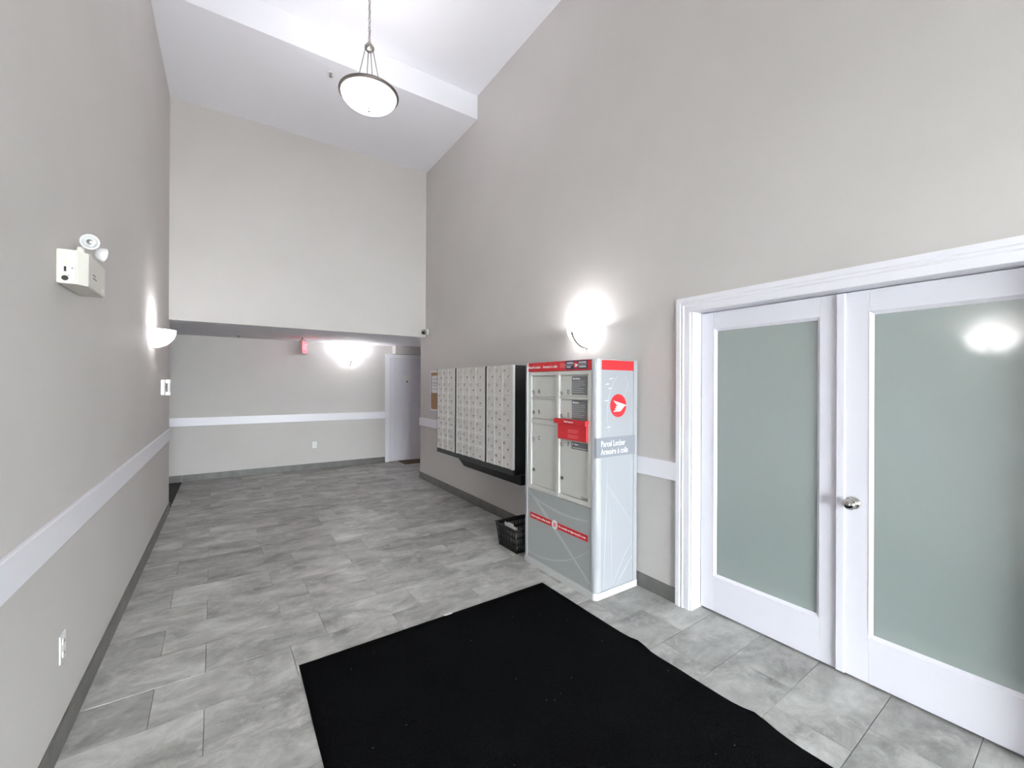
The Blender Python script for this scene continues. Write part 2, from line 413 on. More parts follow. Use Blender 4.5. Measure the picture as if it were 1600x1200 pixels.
box(bm, XR+.142, XR+.162, DY1-.012, DY1, 0, DZ); box(bm, XR+.142, XR+.162, DY0, DY0+.012, 0, DZ)
struct('trim_7', bm, 'jamb_white', 'white jamb lining behind the door casing', 'trim')
def french(name, y0, y1, label, gl0, gl1, active):
    X0, X1 = 2.712, 2.752
    d = thing(name, (X0, (y0+y1)/2, 0), label, 'door', 'pair of frosted glass doors', 'structure')
    zb, zt, g0, g1 = .014, 2.02, .247, 1.908
    for a, b in ((y0+.002, gl0), (gl1, y1-.002)): obj('stile', box(nb(), X0, X1, a, b, zb, zt, .0015), 'door_white', d)
    for a, b in ((zb, g0), (g1, zt)): obj('rail', box(nb(), X0, X1, gl0, gl1, a, b, .0015), 'door_white', d)
    # sloped glazing bead
    bm = nb(); s = .016
    o_ = [(gl0, g0), (gl1, g0), (gl1, g1), (gl0, g1)]; i_ = [(gl0+s, g0+s), (gl1-s, g0+s), (gl1-s, g1-s), (gl0+s, g1-s)]
    A = [bm.verts.new((X0-.002, p[0], p[1])) for p in o_]; B = [bm.verts.new((X0+.011, p[0], p[1])) for p in i_]; Bb = [bm.verts.new((X0+.02, p[0], p[1])) for p in i_]; Ab = [bm.verts.new((X0+.02, p[0], p[1])) for p in o_]
    for i in range(4):
        j = (i+1) % 4
        bm.faces.new((A[i], A[j], B[j], B[i])); bm.faces.new((B[i], B[j], Bb[j], Bb[i])); bm.faces.new((Ab[i], Ab[j], A[j], A[i])); bm.faces.new((Bb[i], Bb[j], Ab[j], Ab[i]))
    obj('glazing_bead', bm, 'door_white', d)
    tag(obj('glass_pane', box(nb(), X0+.013, X0+.019, gl0+.012, gl1-.012, g0+.012, g1-.012), 'frost_glass', d), 'grey green frosted glass')
    if active:
        obj('astragal', box(nb(), X0-.014, X0, y1-.036, y1+.004, zb+.002, zt-.002, .004, 2), 'door_white', d)
        k = Vector((X0, .832, .918)); kb = nb()
        lathe(kb, [(.0, 0), (.033, 0), (.033, .004), (.028, .010), (.012, .012), (.011, .028), (.020, .034), (.0275, .044), (.029, .054), (.026, .064), (.016, .070), (0, .071)], k, (-1, 0, 0), 28)
        kn = obj('knob', kb, 'chrome', d); kn['label'] = 'polished chrome round knob'
        obj('keyhole', lathe(nb(), [(0, 0), (.008, 0), (.008, .0015), (0, .0018)], k + Vector((-.0705, 0, 0)), (-1, 0, 0), 14), 'nickel', kn)
    return d
french('door_1', .90, DY1-.003, 'white door leaf with frosted glass, without a knob', .982, 1.594, False)
french('door_2', DY0+.003, .90, 'white door leaf with frosted glass and chrome knob', .206, .766, True)

# ================================================================== panelled door in the hall
d3 = thing('door_3', (3.02, YW, 0), 'white six-panel door at the end of the hall', 'door', kind='structure')
PX0, PX1, PZ = 2.634, 3.40, 2.03
bm = nb(); box(bm, PX0+.003, PX1, YW-.008, YW-.001, .012, PZ)
obj('slab', bm, 'door_white', d3)
cols = ((2.715, 2.945), (3.065, 3.30)); rows = ((.275, .855), (1.045, 1.615), (1.735, 1.92))
for a, b in ((PX0+.003, cols[0][0]), (cols[0][1], cols[1][0]), (cols[1][1], PX1)): obj('stile', box(nb(), a, b, YW-.02, YW-.008, .012, PZ, .002), 'door_white', d3)
for c0, c1 in cols:
    for a, b in ((.012, rows[0][0]), (rows[0][1], rows[1][0]), (rows[1][1], rows[2][0]), (rows[2][1], PZ)): obj('rail', box(nb(), c0, c1, YW-.02, YW-.008, a, b, .002), 'door_white', d3)
    for z0, z1 in rows: obj('panel', box(nb(), c0+.022, c1-.022, YW-.019, YW-.008, z0+.022, z1-.022, .008, 2), 'door_white', d3)
pl = obj('number_plate', box(nb(), 2.92, 3.06, YW-.025, YW-.02, 1.63, 1.69, .002), 'white_plastic', d3)
obj('peephole', lathe(nb(), [(0, 0), (.018, 0), (.016, .006), (.006, .007), (0, .004)], (2.985, YW-.02, 1.575), (0, -1, 0), 14), 'dark_nickel', d3)
bm = nb(); box(bm, 2.551, 2.634, YW-.022, YW, 0, 2.113, .004, 2); box(bm, 2.634, PX1, YW-.022, YW, 2.034, 2.113, .004, 2); box(bm, PX1, PX1+.08, YW-.022, YW, 0, 2.113, .004, 2)
struct('trim_8', bm, 'trim_white', 'white casing around the six-panel door', 'trim')
bm = nb(); box(bm, 2.80, 3.33, 7.76, 8.17, .0005, .012, .004, 2)
tag(obj('doormat', bm, 'doormat'), 'small brown doormat in front of the six-panel door', 'doormat')

# ================================================================== parcel locker
LF, LB, LY0, LY1, LZ = 2.156, 2.590, 2.135, 2.985, 1.712
lk = thing('parcel_locker', (2.38, 2.56, 0), 'tall silver and red parcel locker with six lettered doors', 'locker')
DF = LF+.017
bm = nb(); box(bm, LF+.034, LB, LY0+.012, LY1-.004, .05, LZ-.004); obj('cabinet', bm, 'silver_paint', lk)
def rounded_rect(x0, x1, y0, y1, r_fn, n=5):
    pts = []
    for (cx, cy, a0, r) in r_fn:
        for i in range(n+1):
            a = a0 + PI/2*i/n; pts.append((cx + r*math.cos(a), cy + r*math.sin(a)))
    return pts
# plinth with rounded near corner
bm = nb()
pts = [(LB, LY0-.004), (LB, LY1), (LF-.006, LY1), (LF-.006, LY0+.03)] + [(LF-.006+.034*(1-math.cos(a)), LY0+.03-.034*math.sin(a)) for a in [PI/2*i/6 for i in range(1, 7)]]
prism(bm, pts, (0, 0, .001), (1, 0, 0), (0, 1, 0), .049)
obj('plinth', bm, 'plinth_grey', lk)
# corner posts
bm = nb(); r = .045
pts = [(LF+.052, LY0+.012), (LF+.052, LY0), (LF+r, LY0)] + [(LF+r-r*math.sin(a), LY0+r-r*math.cos(a)) for a in [PI/2*i/8 for i in range(1, 9)]] + [(LF, LY0+.046), (LF+.026, LY0+.046), (LF+.026, LY0+.012)]
prism(bm, pts, (0, 0, .05), (1, 0, 0), (0, 1, 0), LZ-.05); cp = obj('corner_post', bm, 'post_silver', lk)
obj('corner_post', box(nb(), LF, LF+.026, LY1-.03, LY1, .05, LZ, .004, 2), 'post_silver', lk)
# top cap, header strips
obj('top_cap', box(nb(), LF+.026, LB, LY0+.004, LY1, LZ-.004, LZ+.004, .001), 'post_silver', lk)
hd = obj('header', box(nb(), LF+.002, LF+.026, LY0+.056, LY1-.032, 1.636, LZ-.001, .001), 'red', lk)
text('header_lettering', 'Parcel Locker', .03, (LF+.0014, 2.945, 1.672), UF, VF, 'white_ink', hd, fit=.165, bold=.0006)
text('header_lettering', '|', .026, (LF+.0014, 2.764, 1.672), UF, VF, 'pink_ink', hd)
text('header_lettering', 'Armoire à colis', .03, (LF+.0014, 2.745, 1.672), UF, VF, 'white_ink', hd, fit=.18, bold=.0006)
nv = obj('badge', box(nb(), LF+.0006, LF+.002, 2.227, 2.462, 1.644, LZ-.003), 'navy', hd)
text('badge_lettering', 'CANADA', .021, (LF, 2.452, 1.692), UF, VF, 'white_ink', hd, fit=.078, bold=.0004)
text('badge_lettering', 'POST', .021, (LF, 2.452, 1.662), UF, VF, 'white_ink', hd, fit=.05, bold=.0004)
text('badge_lettering', 'POSTES', .021, (LF, 2.316, 1.692), UF, VF, 'white_ink', hd, fit=.078, bold=.0004)
text('badge_lettering', 'CANADA', .021, (LF, 2.316, 1.662), UF, VF, 'white_ink', hd, fit=.078, bold=.0004)
obj('badge_line', box(nb(), LF-.0002, LF+.0006, 2.372, 2.47, 1.6765, 1.6785), 'white_ink', hd)
obj('badge_line', box(nb(), LF-.0002, LF+.0006, 2.232, 2.322, 1.6765, 1.6785), 'white_ink', hd)
WING = [(-.62, .45), (.72, .10), (1.04, .0), (.76, -.07), (.25, -.50), (-.6, -.52), (-.5, -.41), (-.05, -.39), (-.45, -.31), (-.35, -.21), (.0, -.21), (-.35, -.12), (-.28, -.03), (.05, -.05), (-.2, .06)]
def emblem(o, u, v, r, m, parent, name):
    o = Vector(o); u, v = Vector(u), Vector(v); n = u.cross(v)
    bm = nb(); prism(bm, [(r*math.cos(2*PI*i/32), r*math.sin(2*PI*i/32)) for i in range(32)], o, u, v, .0012); e = obj(name, bm, m, parent)
    bm = nb(); lay = [[bm.verts.new(o + u*p[0]*r + v*p[1]*r + n*d_) for p in WING] for d_ in (.0012, .0022)]
    for tri in tessellate_polygon([[Vector((p[0], p[1], 0)) for p in WING]]):
        bm.faces.new([lay[1][i] for i in tri]); bm.faces.new([lay[0][i] for i in reversed(tri)])
    for i in range(len(WING)):
        j = (i+1) % len(WING); bm.faces.new((lay[0][i], lay[0][j], lay[1][j], lay[1][i]))
    obj('wing_mark', bm, 'white_ink', parent)
    return e
emblem((LF+.0006, 2.347, 1.677), UF, VF, .028, 'red', hd, 'round_mark')
for z in (1.690, 1.6775, 1.665): obj('header_line', box(nb(), LF+.0012, LF+.002, 2.472, 2.53, z-.0022, z+.0022), 'pink_ink', hd)
# side header
obj('side_header', box(nb(), LF+.056, 2.55, LY0+.002, LY0+.012, 1.637, LZ-.006, .001), 'red', lk)
obj('side_edge', box(nb(), 2.552, LB, LY0, LY0+.012, .05, LZ), 'post_silver', lk)
sp = obj('side_panel', box(nb(), LF+.052, 2.552, LY0+.004, LY0+.012, .05, 1.636, .001), 'pale_silver', lk)
emblem((2.385, LY0+.004, 1.376), US, VS, .085, 'red', sp, 'round_mark')
obj('grey_band', box(nb(), LF+.0, 2.566, LY0-.0008, LY0+.004, 1.008, 1.15), 'band_grey', sp)
text('side_lettering', 'Parcel Locker', .062, (2.203, LY0-.0014, 1.103), US, VS, 'white_ink', sp, fit=.25, bold=.0002)
text('side_lettering', 'Armoire à colis', .062, (2.203, LY0-.0014, 1.046), US, VS, 'white_ink', sp, fit=.282, bold=.0002)
def ribbon(name, o, u, v, pts, wd, m, parent):
    o, u, v = Vector(o), Vector(u), Vector(v); n = u.cross(v); bm = nb(); rows_ = []
    for i, p in enumerate(pts):
        a, b = pts[max(i-1, 0)], pts[min(i+1, len(pts)-1)]; tx, ty = b[0]-a[0], b[1]-a[1]; l = math.hypot(tx, ty) or 1
        ww = wd*(.35+.65*math.sin(PI*min(.97, max(.03, i/(len(pts)-1)))))/2
        P_ = o + u*p[0] + v*p[1]; N_ = (u*(-ty/l) + v*(tx/l))*ww
        rows_.append((bm.verts.new(P_+N_), bm.verts.new(P_-N_), bm.verts.new(P_-N_+n*.0008), bm.verts.new(P_+N_+n*.0008)))
    for a, b in zip(rows_, rows_[1:]):
        for i in range(4): bm.faces.new((a[i], a[(i+1) % 4], b[(i+1) % 4], b[i]))
    bm.faces.new(rows_[0]); bm.faces.new(rows_[-1][::-1])
    return obj(name, bm, m, parent)
def bez(p, n=14):
    out = []
    for i in range(n+1):
        t = i/n; a = (1-t)**3; b = 3*t*(1-t)**2; c = 3*t*t*(1-t); d = t**3
        out.append((a*p[0][0]+b*p[1][0]+c*p[2][0]+d*p[3][0], a*p[0][1]+b*p[1][1]+c*p[2][1]+d*p[3][1]))
    return out
so = (0, LY0+.004, 0)
for p, wd in ((((2.24, .06), (2.25, .35), (2.27, .7), (2.275, 1.0)), .010), (((2.22, .86), (2.32, .75), (2.45, .60), (2.545, .48)), .008),
              (((2.33, .07), (2.40, .18), (2.48, .30), (2.545, .36)), .010), (((2.38, .07), (2.43, .12), (2.49, .19), (2.545, .24)), .016),
              (((2.30, 1.16), (2.24, 1.30), (2.27, 1.50), (2.38, 1.60)), .010), (((2.45, 1.44), (2.50, 1.52), (2.50, 1.57), (2.44, 1.60)), .008), (((2.32, .10), (2.33, .3), (2.31, .55), (2.29, .74)), .006)):
    ribbon('printed_curve', so, US, VS, bez(p), wd, 'print_pale', sp)
for p in ((2.27, 1.53), (2.30, 1.50), (2.26, 1.41), (2.31, 1.57), (2.285, 1.22)):
    ribbon('printed_dash', so, US, VS, [(p[0]-.02, p[1]), (p[0], p[1]+.004), (p[0]+.02, p[1]+.005)], .005, 'white_ink', sp)
# lower panel
lp = obj('lower_panel', box(nb(), LF+.004, LF+.026, LY0+.05, LY1-.032, .052, .640, .001), 'panel_grey', lk)
fo = (LF+.004, 0, 0)
def fy(p): return [(-y, z) for y, z in p]
for p, wd in ((((2.95, .63), (2.85, .56), (2.65, .43), (2.2, .10)), .028), (((2.93, .60), (2.75, .53), (2.45, .50), (2.2, .545)), .016), (((2.95, .10), (2.7, .07), (2.4, .16), (2.2, .34)), .012)):
    ribbon('printed_curve', fo, UF, VF, fy(bez(p)), wd, 'print_line', lp)
sk = obj('sticker', box(nb(), LF+.0024, LF+.004, 2.216, 2.915, .392, .440), 'red', lp)
text('sticker_lettering', 'Delivering the online world', .022, (LF+.0018, 2.898, .416), UF, VF, 'white_ink', lp, fit=.25)
text('sticker_lettering', "Du monde en ligne jusqu'à vous", .022, (LF+.0018, 2.54, .416), UF, VF, 'white_ink', lp, fit=.30)
bm = nb(); prism(bm, [(.036*math.cos(2*PI*i/28), .036*math.sin(2*PI*i/28)) for i in range(28)], (LF+.0024, 2.588, .416), UF, VF, .001); obj('sticker_disc', bm, 'paper', lp)
bm = nb(); prism(bm, [(-.016, -.016), (.016, -.016), (.016, .016), (-.016, .016)], (LF+.0014, 2.588, .416), UF, VF, .0006); obj('parcel_mark', bm, 'pink_ink', lp)
# door frame
FY0, FY1, FZ0, FZ1 = LY0+.05, LY1-.032, .642, 1.634
fr = nb(); FX = LF+.034
for (a, b, c, d_) in ((FY0, FY0+.036, FZ0, FZ1), (FY1-.046, FY1, FZ0, FZ1), (2.54, 2.583, FZ0, FZ1)): box(fr, LF+.002, FX, a, b, c, d_, .003, 1)
for (a, b, c, d_) in ((FY0, FY1, FZ0, .676), (FY0, FY1, 1.602, FZ1)): box(fr, LF+.004, FX, a, b, c, d_, .003, 1)
for (a, b, c, d_) in ((2.583, FY1-.046, 1.412, 1.422), (2.583, FY1-.046, 1.200, 1.240), (FY0+.036, 2.54, 1.418, 1.438), (FY0+.036, 2.54, 1.250, 1.264), (FY0+.036, 2.54, 1.10, 1.115)): box(fr, LF+.008, FX, a, b, c, d_, .001, 1)
obj('door_frame', fr, 'silver_paint', lk)
def ldoor(y0, y1, z0, z1, letter, lock, let, lock2=None):
    d = obj('locker_door', box(nb(), DF, DF+.015, y0+.004, y1-.004, z0+.004, z1-.004, .0025, 2), 'silver_paint', lk); d['label'] = 'silver door lettered ' + letter
    for p in (lock, lock2):
        if p: obj('lock', lathe(nb(), [(0, 0), (.014, 0), (.014, .007), (.010, .010), (.009, .005), (0, .005)], (DF+.001, p[0], p[1]), (-1, 0, 0), 14), 'dark_nickel' if p is lock2 else 'chrome', d)
    obj('letter_tag', box(nb(), DF-.0005, DF+.001, let[0]-.02, let[0]+.02, let[1]-.024, let[1]+.024), 'tag_plate', d)
    text('door_letter', letter, .05, (DF-.001, let[0], let[1]), UF, VF, 'ink', d, align='CENTER', sx=.85)
    return d
LC, RC = (2.583, FY1-.046), (FY0+.036, 2.54)
ldoor(*LC, 1.422, 1.602, 'A', (2.886, 1.466), (2.815, 1.470))
ldoor(*LC, 1.240, 1.412, 'B', (2.885, 1.292), (2.813, 1.298))
ldoor(*LC, .676, 1.200, 'C', (2.883, 1.070), (2.812, 1.077), (2.881, .804))
dD = ldoor(*RC, 1.438, 1.602, 'D', (2.523, 1.464), (2.446, 1.470))
dE = ldoor(*RC, 1.264, 1.418, 'E', (2.522, 1.287), (2.445, 1.293))
dF = ldoor(*RC, .676, 1.100, 'F', (2.520, 1.062), (2.444, 1.070), (2.515, .800))
def decal(d, y0, y1, z0, z1, title, lines):
    obj('decal', box(nb(), DF-.0014, DF, y0, y1, z0, z1), 'decal_grey', d)
    text('decal_title', title, .02, (DF-.002, y1-.012, z1-.018), UF, VF, 'white_ink', d, bold=.0005)
    n = len(lines)
    for i, l in enumerate(lines):
        z = z1-.036-i*(z1-z0-.042)/max(1, n)
        obj('decal_line', box(nb(), DF-.002, DF-.0014, y1-.012-(y1-y0-.03)*l, y1-.022, z-.0030, z), 'decal_text', d)
        obj('decal_bullet', box(nb(), DF-.002, DF-.0014, y1-.016, y1-.010, z-.004, z), 'white_ink', d)
decal(dD, 2.242, 2.407, 1.452, 1.592, 'Receiving', (.95, .9, .97, .6, .93, .8, .9))
decal(dE, 2.241, 2.406, 1.268, 1.412, 'Returns', (.93, .97, .85, .95, .6, .9, .8))
obj('decal', box(nb(), DF-.0014, DF, 2.229, 2.409, 1.042, 1.095), 'decal_grey', dF)
text('decal_title', '6  Open', .02, (DF-.002, 2.40, 1.08), UF, VF, 'white_ink', dF, bold=.0005)
obj('decal_line', box(nb(), DF-.002, DF-.0014, 2.24, 2.395, 1.050, 1.056), 'decal_text', dF)
text('wordmark', 'Canadä'.replace('ä', 'a'), .03, (DF-.0006, 2.303, .692), UF, VF, 'ink', dF, fit=.08)
# red drop slot
rb = obj('drop_slot', box(nb(), LF-.012, LF+.010, FY0+.034, 2.541, 1.110, 1.250, .003, 2), 'red', lk); rb['label'] = 'red letter drop slot with hood'
bm = nb(); prism(bm, [(-.03, 1.262), (-.03, 1.232), (-.026, 1.230), (.012, 1.246), (.012, 1.265), (-.014, 1.268)], (LF-.004, 2.56, 0), (1, 0, 0), (0, 0, 1), 2.56-(FY0+.026))
# prism extrudes along u x v = -Y
obj('hood', bm, 'red', rb)
for z, l in ((1.190, .11), (1.180, .12), (1.170, .10), (1.150, .11), (1.140, .12), (1.130, .10)): obj('printed_line', box(nb(), LF-.0126, LF-.012, 2.42-l, 2.42, z-.0028, z), 'pink_ink', rb)
text('slot_lettering', 'Mail Deposit', .018, (LF-.0345, 2.44, 1.248), UF, VF, 'white_ink', rb, fit=.10)
obj('slot_lock', lathe(nb(), [(0, 0), (.008, 0), (.008, .003), (0, .004)], (LF-.012, 2.482, 1.155), (-1, 0, 0), 12), 'red', rb)

# ================================================================== mailbox banks
MF, MB_ = 2.212, 2.588
def door_mesh(wd, ht):
    b = box(nb(), -.010, 0, -wd/2, wd/2, -ht/2, ht/2, .002, 1); me = bpy.data.meshes.new('mailbox_door'); b.to_mesh(me); b.free(); me.materials.append(MATS['mail_door']); return me
lb = lathe(nb(), [(0, 0), (.014, 0), (.014, .008), (.011, .011), (.008, .005), (0, .005)], (0, 0, 0), (-1, 0, 0), 12)
LOCK = bpy.data.meshes.new('lock'); lb.to_mesh(LOCK); lb.free(); LOCK.materials.append(MATS['chrome'])
NUM = {}
def mailbank(y_far, d0, d1, y_near, nc, label, first):
    u = thing('mailbox_bank', (2.4, (y_far+y_near)/2, .672), label, 'mailbox', 'banks of mailboxes on the wall')
    z0, z1 = .674, 1.712
    obj('cabinet', box(nb(), MF+.016, MB_, y_near+.0015, y_far-.0015, z0+.003, z1-.003), 'black_paint', u)
    obj('backing_plate', box(nb(), MF+.004, MF+.016, d1, d0, .728, 1.704), 'mail_frame', u)
    obj('side_stile', box(nb(), MF-.004, MF+.016, d0, y_far-.001, z0, z1, .002), 'mail_dark', u)
    s = obj('side_stile', box(nb(), MF-.010, MF+.016, y_near+.001, d1, .728, z1, .002), 'mail_frame', u); s['label'] = 'bright aluminium edge strip'
    obj('bottom_rail', box(nb(), MF-.002, MF+.016, y_near+.001, d0, z0, .728, .002), 'mail_dark', u)
    obj('top_rail', box(nb(), MF-.006, MF+.016, d1, d0, 1.704, z1, .001), 'mail_frame', u)
    pw, ph = (d0-d1)/nc, (1.704-.730)/7
    for c in range(nc+1):
        if c < nc: obj('divider', box(nb(), MF-.010, MF+.004, d0-pw*c-.003, d0-pw*c+.003, .730, 1.704), 'mail_frame', u)
    for r_ in range(1, 7): obj('divider', box(nb(), MF-.007, MF+.004, d1, d0, 1.704-ph*r_-.0025, 1.704-ph*r_+.0025), 'mail_frame', u)
    me = door_mesh(pw-.014, ph-.012)
    for r_ in range(7):
        for c in range(nc):
            y = d0 - pw*(c+.5); z = 1.704 - ph*(r_+.5)
            d = inst('mailbox_door', me, (MF+.004, y, z), u)
            inst('lock', LOCK, (MF-.006, y+pw*.22, z+ph*.20), d)
            n = first + c*7 + r_
            if first == 10 and c == 2: n = (11, 9, 10, 12, 8, 10, 13)[r_]
            text('number_tag', str(n), .027, (MF-.0066, y-pw*.16, z-ph*.22), UF, VF, 'number_ink', d, align='CENTER', bold=.0008)
    return u
mailbank(4.978, 4.946, 4.507, 4.477, 3, 'bank of three mailbox columns beside the cork board', 66)
mailbank(4.477, 4.416, 3.816, 3.780, 4, 'bank of four mailbox columns between two narrower banks', 31)
mailbank(3.780, 3.728, 3.290, 3.251, 3, 'bank of three mailbox columns beside the parcel locker', 10)
bm = nb()
prism(bm, [(4.62, .672), (4.41, .572), (3.255, .572), (3.255, .672)], (2.30, 0, 0), (0, 1, 0), (0, 0, 1), MB_-2.30)
tag(obj('mailbox_shelf', bm, 'black_paint'), 'black support shelf with slanted end under the mailboxes', 'shelf')

# ================================================================== sconces
def sconce(P, n, label, suffix=''):
    """P on the wall at rim height, n pointing into the room"""
    P, n = Vector(P), Vector(n); s = Vector((0, 0, 1)).cross(n)      # along the wall
    t = thing('wall_sconce', P, label, 'wall lamp', 'half-bowl wall sconces')
    A, D, H = .172, .175, .165
    bm = nb(); NU, NV = 24, 10
    def pt(i, j, k):
        a = PI*i/NU; b = PI/2*j/NV
        return P + s*((A-k)*math.cos(a)*math.cos(b)) + n*(.0006 + (D-k)*math.sin(a)*math.cos(b)) - Vector((0, 0, (H-k)*math.sin(b)))
    def sheet(k):
        return [[bm.verts.new(pt(i, j, k)) for i in range(NU+1)] for j in range(NV)] + [[bm.verts.new(pt(0, NV, k))]]
    S = [sheet(0), sheet(.005)]
    for q, sh in enumerate(S):
        for j in range(NV-1):
            for i in range(NU):
                f = bm.faces.new((sh[j][i], sh[j][i+1], sh[j+1][i+1], sh[j+1][i])); f.smooth = True
        for i in range(NU):
            f = bm.faces.new((sh[NV-1][i], sh[NV-1][i+1], sh[NV][0])); f.smooth = True
    for i in range(NU): bm.faces.new((S[0][0][i], S[0][0][i+1], S[1][0][i+1], S[1][0][i]))
    obj('glass_bowl', bm, 'sconce_glass', t)
    # metal bracket hugging the bowl
    bm = nb(); rows_ = []
    for i in range(15):
        b = PI/2 - (PI/2-.22)*i/14; wv = .013*(1-.35*i/14)
        c = lambda e: P + n*(.0006 + (D+e)*math.cos(b)) - Vector((0, 0, (H+e)*math.sin(b)))
        rows_.append([bm.verts.new(c(e) + s*sg*wv) for e, sg in ((.002, -1), (.009, -1), (.009, 1), (.002, 1))])
    for a, b in zip(rows_, rows_[1:]):
        for k in range(4): bm.faces.new((a[k], a[(k+1) % 4], b[(k+1) % 4], b[k]))
    bm.faces.new(rows_[0]); bm.faces.new(rows_[-1][::-1])
    obj('bracket', bm, 'dark_nickel', t)
    obj('back_plate', lathe(nb(), [(0, 0), (.045, 0), (.045, .008), (.03, .012), (0, .012)], P - Vector((0, 0, .09)), n, 20), 'nickel', t)
    b_ = P + n*.075 - Vector((0, 0, .06))
    obj('bulb', lathe(nb(), [(0, -.03), (.016, -.025), (.022, 0), (.016, .022), (0, .028)], b_, (0, 0, 1), 14), 'bulb', t)
    ld = bpy.data.lights.new('sconce_light', 'POINT'); ld.energy = SCONCE_W; ld.color = (.985, .98, 1.0); ld.shadow_soft_size = .03
    lo = bpy.data.objects.new('sconce_light'+suffix, ld); C.objects.link(lo); lo.parent = t; lo.location = b_ + Vector((0, 0, .036)) - P
    return t
sconce((XR, 2.705, 2.02), (-1, 0, 0), 'lit half-bowl sconce above the parcel locker')
sconce((XL, 5.03, 2.012), (1, 0, 0), 'lit half-bowl sconce on the left wall near the hall opening')
sconce((1.878, YW, 2.03), (0, -1, 0), 'lit half-bowl sconce on the hall wall beside the exit sign')
sconce((XL, .78, 2.02), (1, 0, 0), 'lit half-bowl sconce on the left wall near the entrance', '_offscreen')

# ================================================================== pendant
PP = Vector((1.025, 3.80, 4.08))
pd = thing('pendant_lamp', PP, 'lit white glass bowl pendant hanging on a chain', 'pendant lamp')
R = .235
bm = nb(); prof = []
for i in range(15):
    a = PI/2*i/14; prof.append((R*math.sin(a) if i else 0, -.125*math.cos(a)))
prof2 = [(max(0, r_-.005), h+.005) for r_, h in reversed(prof)]
lathe(bm, prof + prof2, PP, (0, 0, 1), 48); gb = obj('glass_bowl', bm, 'pendant_glass', pd)
bm = nb(); ring_tube(bm, PP, R+.004, .015, 56, 10); obj('rim_ring', bm, 'rim_metal', pd)
obj('finial', lathe(nb(), [(0, -.03), (.008, -.026), (.011, -.016), (.006, -.006), (.014, 0), (.014, .004), (0, .006)], PP - Vector((0, 0, .126)), (0, 0, 1), 14), 'nickel', pd)
for k in range(4):
    a = PI/2*k
    o = obj('rod', tube(nb(), [PP + Vector((.13*math.cos(a), .13*math.sin(a), -.06)), PP + Vector((.03*math.cos(a), .03*math.sin(a), .415))], .0045, 8), 'nickel', pd)
obj('hub', lathe(nb(), [(0, .385), (.030, .388), (.042, .405), (.040, .422), (.024, .445), (.014, .462), (0, .466)], PP, (0, 0, 1), 20), 'nickel', pd)
bm = nb()
for k in range(14):
    z0 = .465 + k*.0435; t_ = nb(); ring_tube(t_, (0, 0, 0), .011, .0028, 12, 5)
    Mx = Matrix.Translation(PP + Vector((0, 0, z0+.018))) @ Matrix.Rotation(PI/2*(k % 2)+.4, 4, 'Z') @ Matrix.Rotation(PI/2, 4, 'X') @ Matrix.Diagonal((1, 2.0, 1, 1))
    merge(bm, t_, 0, Mx)
tube(bm, [PP + Vector((0, 0, .455)), PP + Vector((.006, 0, .65)), PP + Vector((-.005, 0, .85)), PP + Vector((0, 0, 1.085))], .003, 6)
obj('chain', bm, 'nickel', pd)
obj('canopy', lathe(nb(), [(0, 1.068), (.015, 1.07), (.055, 1.085), (.065, 1.1), (0, 1.1)], PP, (0, 0, 1), 24), 'nickel', pd)
for k in range(2):
    bp_ = PP + Vector((.06*(1 if k else -1), 0, .0))
    obj('bulb', lathe(nb(), [(0, -.03), (.022, -.02), (.026, 0), (.018, .025), (0, .032)], bp_, (0, 0, 1), 14), 'bulb', pd)
ld = bpy.data.lights.new('pendant_light', 'POINT'); ld.energy = PENDANT_W; ld.color = (.985, .98, 1.0); ld.shadow_soft_size = .06
lo = bpy.data.objects.new('pendant_light', ld); C.objects.link(lo); lo.parent = pd; lo.location = (0, 0, .05)

# ================================================================== emergency light
el = thing('emergency_light', (XL, 2.59, 1.93), 'cream emergency light box with two round lamp heads on left wall', 'emergency light')
bm = nb(); prism(bm, [(XL+.001, 2.43), (XL+.060, 2.43), (XL+.088, 2.465), (XL+.088, 2.755), (XL+.001, 2.755)], (0, 0, 1.93), (1, 0, 0), (0, 1, 0), .138)
bmesh.ops.bevel(bm, geom=list(bm.edges), offset=.003, segments=2, affect='EDGES'); eb = obj('housing', bm, 'cream_plastic', el)
def head(c, d):
    c, d = Vector(c), Vector(d).normalized()
    h = obj('lamp_head', lathe(nb(), [(0, -.030), (.016, -.027), (.026, -.015), (.031, 0), (.032, .004), (.027, .006), (.025, .003), (0, .003)], c, d, 28), 'white_plastic', el)
    obj('lens', lathe(nb(), [(0, .003), (.025, .003), (.022, .006), (.012, .008), (0, .0085)], c, d, 24), 'lens', h)
    obj('reflector', lathe(nb(), [(0, .0082), (.010, .0082), (.006, .010), (0, .009)], c, d, 14), 'chrome', h)
head((XL+.087, 2.49, 2.124), (.05, -1, -.12)); head((XL+.100, 2.655, 2.112), (.9, .5, -.15))
for y in (2.53, 2.65): obj('swivel', lathe(nb(), [(0, 0), (.014, 0), (.014, .03), (.010, .04), (0, .04)], (XL+.05, y, 2.067), (0, 0, 1), 12), 'cream_plastic', el)
ef = 2.43
obj('status_led', lathe(nb(), [(0, 0), (.005, 0), (.004, .003), (0, .004)], (XL+.026, ef, 2.018), (0, -1, 0), 10), 'led', el)
obj('switch_slot', box(nb(), XL+.023, XL+.030, ef-.0012, ef+.001, 1.978, 1.998), 'dark_gap', el)
obj('test_button', lathe(nb(), [(0, 0), (.0105, 0), (.009, .004), (.004, .003), (0, .003)], (XL+.026, ef, 1.951), (0, -1, 0), 16), 'black_plastic', el)
obj('screw', lathe(nb(), [(0, 0), (.004, 0), (0, .002)], (XL+.047, ef, 1.993), (0, -1, 0), 10), 'aluminium', el)
obj('screw', lathe(nb(), [(0, 0), (.003, 0), (0, .002)], (XL+.036, ef, 1.962), (0, -1, 0), 10), 'aluminium', el)
